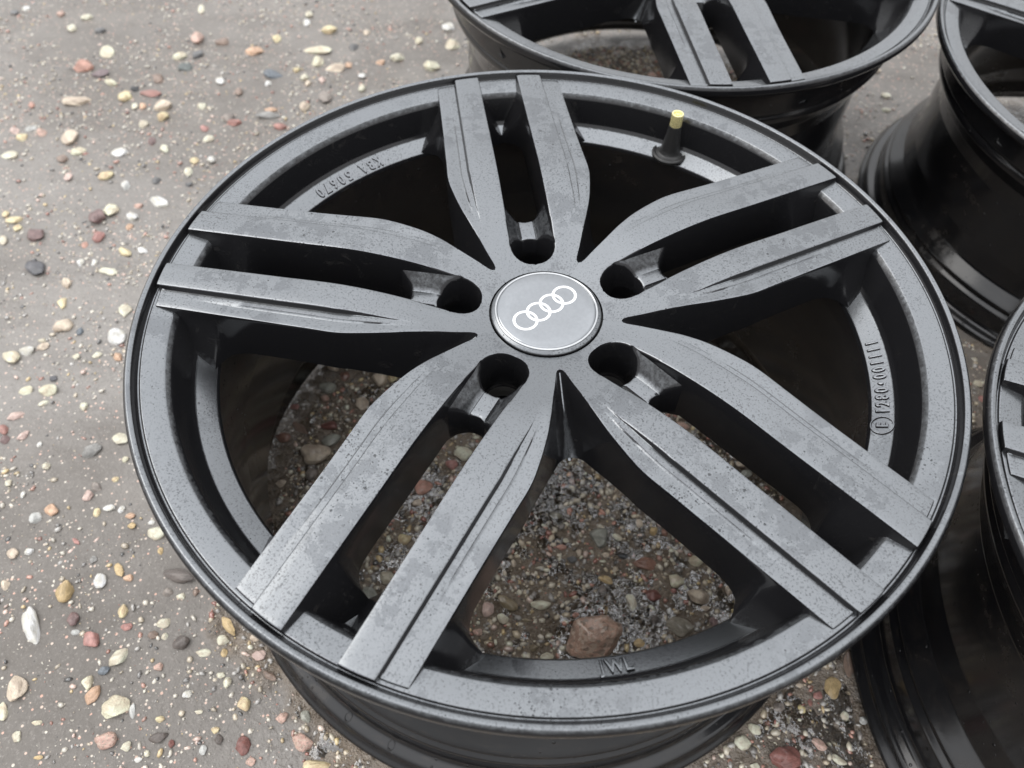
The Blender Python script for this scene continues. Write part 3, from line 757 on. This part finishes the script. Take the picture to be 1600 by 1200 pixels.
(-251,-174,6.9,5.5,0,'white','small round white pebble in the mud left of the wheel, lowest part'),
(-406,74,10.1,7.5,122,'cream','small cream pebble in the mud left of the wheel, level with the hub'),
(-404,-66,8.1,6.4,0,'white','small round white pebble by the left edge, lower left'),
(-472,496,16.1,11.5,106,'cream','small cream pebble in the mud left of the wheel, top left'),
(-386,466,15.0,11.6,27,'cream','small cream pebble below a tiny red one, upper left'),
(-443,650,17.5,13.8,39,'dark grey','small round dark grey pebble close to the wheel rim, far top left'),
(-590,476,14.7,11.8,110,'salmon','small round salmon pebble by the left edge, top left'),
(-214,-3,9.3,6.4,25,'tan','small tan pebble seen through the left opening of the front wheel'),
(70,-49,9.3,5.7,-27,'cream','small cream pebble right of a large grey striped one, bottom opening'),
(-562,287,14.6,8.0,111,'cream','small cream pebble by the left edge, upper middle left'),
(235,-190,6.5,5.4,0,'light grey','small round light grey pebble on the wet gravel below the front wheel'),
(-226,-198,6.7,4.9,0,'yellow','small yellow pebble above a small dark brown one, bottom corner'),
(-392,425,14.6,10.5,104,'yellow','small yellow pebble close to the wheel rim, upper left'),
(-344,693,19.9,12.5,100,'yellow','small yellow pebble right of a small orange one, beyond the wheel'),
(-361,-31,8.8,6.0,89,'yellow','small yellow pebble in the mud left of the wheel, lower left'),
(428,111,9.9,8.2,1,'cream','small round cream pebble in the gap between the wheels at right'),
(89,-37,8.2,6.2,84,'tan','small tan pebble left of a small mustard one, bottom opening'),
(100,-44,7.5,6.6,84,'mustard','small round mustard pebble left of a tiny red brown one, bottom opening'),
(-1,-140,6.7,5.5,0,'olive','small round olive pebble in the bottom opening of the front wheel'),
(-530,394,14.3,9.4,109,'pink','small pink pebble in the mud left of the wheel, upper left'),
(-394,404,14.2,9.7,104,'cream','small cream pebble above a tiny dark grey one, upper left'),
(-452,460,15.4,10.0,105,'maroon','small maroon pebble close to the wheel rim, upper left'),
(-411,275,12.9,8.2,-10,'white','small white pebble right of a small yellow one, upper middle left'),
(-230,-161,7.0,4.9,0,'cream','small cream pebble in the mud left of the wheel, lowest part'),
(-266,-191,6.4,4.8,10,'yellow','small yellow pebble above a medium dark brown one, bottom corner'),
(-319,-87,7.5,5.7,0,'orange','small orange pebble in the mud left of the wheel, low down'),
(-97,-20,8.1,6.5,1,'tan','small round tan pebble in the narrow slot left of the bottom opening'),
(73,-66,9.4,5.0,0,'black','small black pebble in the bottom opening of the front wheel'),
(185,21,10.2,5.8,1,'tan','small tan pebble in the slot between the lower right spokes'),
(410,56,9.4,7.0,-26,'tan','small tan pebble in the gap between the wheels at right'),
(-410,534,15.5,11.2,109,'cream','small cream pebble close to the wheel rim, top left'),
(-432,444,13.8,10.6,105,'cream','small cream pebble right of a small maroon one, upper left'),
(-624,479,13.5,11.0,111,'pink','small round pink pebble by the left edge, top left'),
(-351,-72,7.4,5.6,108,'grey','small grey pebble in the mud left of the wheel, lower left'),
(-346,-130,6.7,5.2,0,'light grey','small light grey pebble in the mud left of the wheel, low down'),
(-231,-145,6.7,5.0,103,'mustard','small mustard pebble in the mud left of the wheel, lowest part'),
(-399,589,16.3,11.0,103,'white','small white pebble close to the wheel rim, top left'),
(-458,378,12.7,9.4,107,'light grey','small light grey pebble in the mud left of the wheel, upper left'),
(-418,12,7.9,6.5,131,'cream','small round cream pebble by the left edge, level with the hub'),
(-460,380,12.7,9.4,107,'white','small white pebble in the mud left of the wheel, upper left'),
(-607,484,13.8,10.4,1,'light grey','small light grey pebble by the left edge, top left'),
(-427,389,11.7,10.2,105,'dark grey','small round dark grey pebble close to the wheel rim, upper left'),
(-632,710,17.5,12.1,109,'cream','small cream pebble in the mud left of the wheel, far top left'),
(-235,674,16.1,12.6,97,'dark grey','small dark grey pebble on the mud beyond the front wheel'),
(-321,527,16.5,9.4,-7,'orange','small orange pebble above a medium grey one, beyond the wheel'),
(-333,-34,8.4,5.2,1,'orange','small orange pebble in the mud left of the wheel, lower left'),
(23,-59,8.3,5.0,0,'orange-red','small orange-red pebble in the bottom opening of the front wheel'),
(-254,-207,5.5,4.6,105,'dark red','tiny round dark red pebble in the mud left of the wheel, bottom corner'),
(-342,-28,7.3,5.9,107,'white','tiny round white pebble in the mud left of the wheel, lower left'),
(-469,255,10.8,8.0,108,'white','tiny white pebble left of a tiny white one, upper middle left'),
(-439,162,9.4,7.4,108,'slate blue','tiny round slate blue pebble in the mud left of the wheel, middle left'),
(-274,-102,6.9,5.0,0,'cream','tiny cream pebble in the mud left of the wheel, low down'),
(-216,77,8.1,7.0,1,'red','tiny round red pebble seen through the left opening of the front wheel'),
(-190,86,8.2,7.1,1,'salmon','tiny round salmon pebble seen through the left opening of the front wheel'),
(-622,741,16.3,13.0,12,'cream','tiny round cream pebble in the mud left of the wheel, far top left'),
(-444,77,9.7,5.7,36,'cream','tiny cream pebble below a medium pale yellow one, level with the hub'),
(-505,570,14.7,10.6,106,'black','tiny black pebble in the mud left of the wheel, top left'),
(-372,425,12.1,9.9,103,'white','tiny round white pebble close to the wheel rim, upper left'),
(-395,487,13.1,10.3,103,'red','tiny red pebble close to the wheel rim, top left'),
(-554,307,10.7,8.7,111,'yellow','tiny round yellow pebble by the left edge, upper middle left'),
(-662,750,16.5,12.3,109,'salmon','tiny salmon pebble by the left edge, far top left'),
(-465,764,21.7,9.6,103,'cream','tiny cream pebble close to the wheel rim, far top left'),
(-413,133,9.1,6.7,15,'cream','tiny cream pebble in the mud left of the wheel, middle left'),
(-436,346,11.3,8.6,1,'salmon','tiny salmon pebble in the mud left of the wheel, upper left'),
(-278,-133,5.9,5.0,105,'cream','tiny round cream pebble in the mud left of the wheel, low down'),
(-351,-194,7.1,3.4,0,'pale yellow','tiny pale yellow pebble by the left edge, bottom corner'),
(109,-45,6.9,5.7,83,'red brown','tiny round red brown pebble in the bottom opening of the front wheel'),
(133,-109,8.0,4.1,0,'tan','tiny tan pebble below a large tan one, bottom opening'),
(475,579,13.7,11.6,2,'cream','tiny round cream pebble on the pale ground between the two rear wheels'),
(170,618,13.8,12.2,2,'salmon','tiny round salmon pebble seen through the opening of the rear wheel'),
(-274,-217,5.7,3.9,0,'white','tiny white pebble in the mud left of the wheel, bottom corner'),
(-329,-43,6.8,5.7,0,'mustard','tiny round mustard pebble in the mud left of the wheel, lower left'),
(-369,564,14.4,10.1,102,'brown','tiny brown pebble beside the bottom flange, lower left'),
(-147,693,16.4,11.2,94,'pale yellow','tiny pale yellow pebble on the mud beyond the front wheel'),
(-436,313,10.8,8.2,113,'orange','tiny orange pebble in the mud left of the wheel, upper middle left'),
(-445,105,8.2,6.7,1,'dark slate','tiny round dark slate pebble by the left edge, middle left'),
(-291,600,13.4,11.2,99,'cream','tiny round cream pebble above a tiny tan one, beyond the wheel'),
(181,-189,6.6,3.6,78,'pale yellow','tiny pale yellow pebble on the wet gravel below the front wheel'),
(-444,-5,7.2,5.4,111,'cream','tiny cream pebble left of a tiny white one, level with the hub'),
(-263,-99,6.3,4.8,104,'brown','tiny brown pebble in the mud left of the wheel, low down'),
(-213,580,14.5,9.7,97,'cream','tiny cream pebble below a tiny white one, beyond the wheel'),
(-353,20,7.0,5.9,121,'pale yellow','tiny round pale yellow pebble in the mud left of the wheel, level with the hub'),
(-300,-65,7.4,4.4,105,'mustard','tiny mustard pebble close to the wheel rim, lower left'),
(-591,705,14.0,12.0,2,'dark grey','tiny round dark grey pebble in the mud left of the wheel, far top left'),
(-342,-216,6.9,2.9,0,'mustard','tiny long mustard pebble by the left edge, bottom corner'),
(-309,757,16.0,11.4,99,'cream','tiny cream pebble above a tiny white one, beyond the wheel'),
(-623,532,14.4,8.1,110,'orange-red','tiny orange-red pebble by the left edge, top left'),
(-494,532,14.0,8.3,106,'cream','tiny cream pebble in the mud left of the wheel, top left'),
(-727,750,14.8,11.4,111,'dark grey','tiny dark grey pebble by the left edge, far top left'),
(-195,639,13.0,11.0,20,'orange','tiny round orange pebble on the mud beyond the front wheel'),
(-267,597,14.8,9.0,98,'pink','tiny pink pebble on the mud beyond the front wheel'),
(-474,282,10.2,7.0,108,'orange-red','tiny orange-red pebble in the mud left of the wheel, upper middle left'),
(-269,-213,5.0,3.8,106,'cream','tiny cream pebble right of a tiny white one, bottom corner'),
(-370,-57,9.3,3.3,-35,'red','tiny long red pebble in the mud left of the wheel, lower left'),
(424,81,7.7,6.1,70,'cream','tiny round cream pebble in the gap between the wheels at right'),
(425,94,7.8,6.2,70,'red','tiny round red pebble in the gap between the wheels at right'),
(-484,533,12.7,9.0,106,'orange','tiny orange pebble in the mud left of the wheel, top left'),
(-575,328,10.0,7.6,111,'yellow','tiny yellow pebble by the left edge, upper middle left'),
(-432,131,7.8,6.3,1,'cream','tiny round cream pebble in the mud left of the wheel, middle left'),
(-240,-186,5.9,3.5,0,'cream','tiny cream pebble below a small white one, bottom corner'),
(-715,762,15.0,10.7,110,'white','tiny white pebble by the left edge, far top left'),
(-305,619,12.2,10.6,99,'yellow','tiny round yellow pebble on the mud beyond the front wheel'),
(105,-111,5.6,4.4,83,'white','tiny round white pebble in the bottom opening of the front wheel'),
(37,-63,6.1,4.7,87,'tan','tiny tan pebble right of a small dark grey one, bottom opening'),
(-237,631,13.8,9.2,97,'orange','tiny orange pebble on the mud beyond the front wheel'),
(-284,587,13.2,8.9,99,'tan','tiny tan pebble below a tiny cream one, beyond the wheel'),
(-455,256,8.8,6.8,108,'white','tiny white pebble right of a tiny white one, upper middle left'),
(-428,-15,7.7,4.0,111,'white','tiny white pebble by the left edge, lower left'),
(-315,-39,6.3,4.7,1,'white','tiny white pebble close to the wheel rim, lower left'),
(33,9,6.7,5.1,1,'orange','tiny orange pebble in the bottom opening of the front wheel'),
(-16,-73,6.5,4.2,90,'tan','tiny tan pebble above a medium olive one, bottom opening'),
(59,-65,6.2,4.5,0,'tan','tiny tan pebble left of a small black one, bottom opening'),
(199,-178,5.4,3.7,77,'brick red','tiny brick red pebble on the wet gravel below the front wheel'),
(-309,734,13.8,10.5,99,'white','tiny white pebble below a tiny cream one, beyond the wheel'),
(-216,606,11.9,9.8,97,'white','tiny round white pebble on the mud beyond the front wheel'),
(-389,383,9.4,8.1,1,'dark grey','tiny round dark grey pebble close to the wheel rim, upper left'),
(-6,-119,8.3,2.9,-10,'olive','tiny long olive pebble in the bottom opening of the front wheel'),
(-356,0,5.9,5.0,1,'yellow','tiny round yellow pebble in the mud left of the wheel, level with the hub'),
(32,-115,5.4,4.0,0,'orange-red','tiny orange-red pebble in the bottom opening of the front wheel'),
(467,548,11.8,8.7,2,'cream','tiny cream pebble on the pale ground between the two rear wheels'),
(480,639,12.4,9.7,2,'tan','tiny tan pebble on the pale ground between the two rear wheels'),
(-222,713,13.5,9.6,96,'tan','tiny tan pebble above a small dark grey one, beyond the wheel'),
(-336,587,11.8,8.8,101,'white','tiny white pebble below a medium slate blue one, beyond the wheel'),
(-329,428,9.7,8.0,101,'cream','tiny round cream pebble right of a tiny white one, beyond the wheel'),
(194,-166,5.7,3.2,0,'tan','tiny tan pebble on the wet gravel below the front wheel'),
(123,624,12.2,9.3,85,'tan','tiny tan pebble seen through the opening of the rear wheel'),
(-431,33,6.2,4.7,110,'white','tiny white pebble by the left edge, level with the hub'),
(110,-95,5.1,4.2,0,'red','tiny round red pebble in the bottom opening of the front wheel'),
(27,-53,5.2,4.6,0,'cream','tiny round cream pebble in the bottom opening of the front wheel'),
(-472,151,7.3,5.0,1,'cream','tiny cream pebble by the left edge, middle left'),
]

def stone_shape(i, sub):
    bm = bmesh.new(); bmesh.ops.create_icosphere(bm, subdivisions=sub, radius=.5)
    o = Vector((i * 7.3, i * 3.1, i * 1.7)); rs = random.Random(i * 13 + 5)
    cuts = [(Vector((rs.uniform(-1, 1), rs.uniform(-1, 1), rs.uniform(-.4, 1))).normalized(), rs.uniform(.29, .43)) for _ in range(rs.choice((3, 5, 7, 9)))]
    for v in bm.verts:
        p = v.co.copy(); p *= 1 + .34 * mn.noise(p * 2.1 + o) + .10 * mn.noise(p * 5.5 + o)
        for nrm, dd in cuts:
            e = p.dot(nrm) - dd
            if e > 0: p -= nrm * e * .9
        v.co = p
    # normalise to a unit box
    for ax in (0, 1, 2):
        lo = min(v.co[ax] for v in bm.verts); hi = max(v.co[ax] for v in bm.verts)
        for v in bm.verts: v.co[ax] = (v.co[ax] - (lo + hi) / 2) / (hi - lo)
    me = bpy.data.meshes.new('pebble'); bm.to_mesh(me); bm.free()
    me.polygons.foreach_set('use_smooth', [True] * len(me.polygons)); return me
_sh = {}
def shape(i, sub, mat):
    k = (i, sub, mat.name)
    if k not in _sh:
        b = _sh.get((i, sub)) or _sh.setdefault((i, sub), stone_shape(i, sub)); m2 = b.copy(); m2.materials.append(mat); _sh[k] = m2
    return _sh[k]
PX = np.array([(p_[0] / 1000, p_[1] / 1000, max(p_[2], p_[3]) / 2000) for p_ in PEBBLES])
PZ = height(PX[:, 0], PX[:, 1])
for i, (x, y, ln, wd, ang, colr, lab) in enumerate(PEBBLES):
    sub = 4 if ln > 18 else 3
    flat = random.uniform(.50, .78); hgt = wd * flat
    o = obj('rock' if ln > 30 else 'pebble', shape(i % 26, sub, pebble_mat(colr)))
    o.scale = (ln / 1000, wd / 1000, hgt / 1000)
    sink = random.uniform(.26, .46)
    if 'granite' in colr: sink = .1
    o.location = (x / 1000, y / 1000, float(PZ[i]) + hgt / 1000 * (.5 - sink))
    o.rotation_euler = (random.uniform(-.12, .12), random.uniform(-.12, .12), R_(ang))
    o['label'] = lab; o['category'] = 'rock' if ln > 30 else 'pebble'; o['group'] = 'loose pebbles pressed into the wet ground'

# ------------------------------------------------------------------ uncountable gravel
def scatter(name, n, xr, yr, size, keep, cols, zs=(.1, .45), seed=1):
    r = np.random.default_rng(seed); x = r.uniform(*xr, n); y = r.uniform(*yr, n); m = keep(x, y, r)
    x, y = x[m], y[m]; n = len(x)
    s = size(r, n, x, y)
    # stay out of the hand-placed stones
    ok = np.ones(n, bool)
    for px, py, pr in PX: ok &= (x - px) ** 2 + (y - py) ** 2 > (pr * .8 + s * .5) ** 2
    # not inside the feet of the wheels
    for cx, cy in WC: dd = np.hypot(x - cx, y - cy); ok &= ~((dd > .214) & (dd < .247))
    x, y, s = x[ok], y[ok], s[ok]; n = len(x)
    bm = bmesh.new(); bmesh.ops.create_icosphere(bm, subdivisions=1, radius=.5); bv = np.array([v.co for v in bm.verts]); bf = np.array([[v.index for v in f.verts] for f in bm.faces]); bm.free()
    nb = len(bv); P = bv[None] * (1 + r.uniform(-.22, .22, (n, nb, 1)))
    P = P * np.stack([s * r.uniform(.9, 1.5, n), s * r.uniform(.6, 1, n), s * r.uniform(.45, .8, n)], 1)[:, None]
    a = r.uniform(0, 6.283, n); ca, sa = np.cos(a)[:, None], np.sin(a)[:, None]
    Q = np.stack([P[..., 0] * ca - P[..., 1] * sa, P[..., 0] * sa + P[..., 1] * ca, P[..., 2]], 2)
    Q += np.stack([x, y, height(x, y) + s * r.uniform(-.12, .22, n)], 1)[:, None]
    F = (bf[None] + (np.arange(n) * nb)[:, None, None]).reshape(-1, 3)
    me = fast_mesh(name, Q.reshape(-1, 3).astype(np.float32), F, 3)
    cs = np.array(cols[0]); cw = np.array(cols[1], float); cw /= cw.sum()
    pick = cs[r.choice(len(cs), n, p=cw)] * r.uniform(.7, 1.2, (n, 1))
    wmk = wetmask(x, y)[:, None]; pick = pick * (1 + .22 * wmk)  # grains under the wheels lightened: extra light put into their colour
    ca_ = me.color_attributes.new('Col', 'FLOAT_COLOR', 'POINT')
    ca_.data.foreach_set('color', np.repeat(np.concatenate([np.clip(pick, 0, .8), np.ones((n, 1))], 1), nb, 0).astype(np.float32).ravel())
    me.materials.append(M_GRIT); o = obj(name, me); o['kind'] = 'stuff'; return o
M_GRIT = grit()
CC = ([(.62, .56, .44), (.50, .42, .30), (.44, .22, .16), (.30, .12, .09), (.20, .18, .16), (.08, .075, .07), (.62, .46, .24), (.38, .36, .33), (.66, .50, .42)], [4, 3, 1.4, .9, 3, 1.6, 1, 3, 1])
CD = ([(.70, .65, .55), (.58, .50, .38), (.55, .30, .23), (.32, .14, .10), (.17, .16, .15), (.07, .07, .07), (.68, .52, .28), (.45, .43, .40), (.70, .52, .44)], [6, 3, 1.3, .6, 1.6, 1.2, 1, 2, 1.4])
clus = lambda x, y: vnoise(x, y, 14, 31) * .6 + vnoise(x, y, 45, 32) * .4
o = scatter('gravel', 84000, (-.26, .55), (-.3, .75), lambda r, n, x, y: .0013 + .0052 * r.random(n) ** 2.8, lambda x, y, r: (r.random(len(x)) < wetmask(x, y) * 1.0) , CC, seed=5)
o['label'] = 'fine wet gravel inside and between the wheels'; o['category'] = 'gravel'
o = scatter('grit', 110000, (-.85, .8), (-.32, .95), lambda r, n, x, y: .0010 + .0044 * r.random(n) ** 4.2, lambda x, y, r: (r.random(len(x)) > wetmask(x, y)) & (r.random(len(x)) < np.clip((clus(x, y) - .28) * 2.2, .04, 1)), CD, seed=6)
o['label'] = 'pale grit scattered over the grey mud around the wheels'; o['category'] = 'grit'

# ------------------------------------------------------------------ thin film of rain water lying between the stones
def water():
    k = NT('rain_water_film'); v = k.coord('Object')
    k.t.nodes.remove(k.b)
    gl = k.n('ShaderNodeBsdfGlossy'); gl.inputs['Roughness'].default_value = .04; gl.inputs['Color'].default_value = (1, 1, 1, 1)
    tr = k.n('ShaderNodeBsdfTransparent'); tr.inputs['Color'].default_value = (.93, .91, .88, 1)
    fr = k.n('ShaderNodeFresnel'); fr.inputs['IOR'].default_value = 2.05
    bp = k.bump(k.noise(v, 260, 2, .5), .45, .0025); k.l(bp, gl.inputs['Normal']); k.l(bp, fr.inputs['Normal'])
    mx = k.n('ShaderNodeMixShader'); k.l(fr.outputs[0], mx.inputs[0]); k.l(tr.outputs[0], mx.inputs[1]); k.l(gl.outputs[0], mx.inputs[2]); k.l(mx.outputs[0], k.out.inputs[0])
    return k.m
wx, wy = np.arange(-.24, .36, .0014), np.arange(-.26, .215, .0014)
X, Y = np.meshgrid(wx, wy); x, y = X.ravel(), Y.ravel()
lvl = (vnoise(x, y, 17, 41) - .60) * .0044 + (vnoise(x, y, 40, 42) - .5) * .0016
wz = height(x, y) * .35 - .0005 + lvl + (vnoise(x, y, 140, 43) - .5) * .0022 + (vnoise(x, y, 290, 44) - .5) * .0006
dd = np.hypot(x, y); good = (wetmask(x, y) > .6) & ~((dd > .212) & (dd < .249)) & (np.hypot(x - .4781, y + .1726) > .249)
nx_ = len(wx); ii = np.arange((len(wy) - 1) * (nx_ - 1)); r0 = ii // (nx_ - 1) * nx_ + ii % (nx_ - 1)
fq = np.stack([r0, r0 + 1, r0 + nx_ + 1, r0 + nx_], 1); fq = fq[good[fq].all(1) & (wz[fq].max(1) > height(x[fq[:, 0]], y[fq[:, 0]]) - .0004)]
used = np.unique(fq); remap = np.full(len(x), -1); remap[used] = np.arange(len(used))
me = fast_mesh('rain_water', np.stack([x, y, wz], 1)[used].astype(np.float32), remap[fq], 4)
me.materials.append(water()); o = obj('rain_water', me); o['kind'] = 'structure'
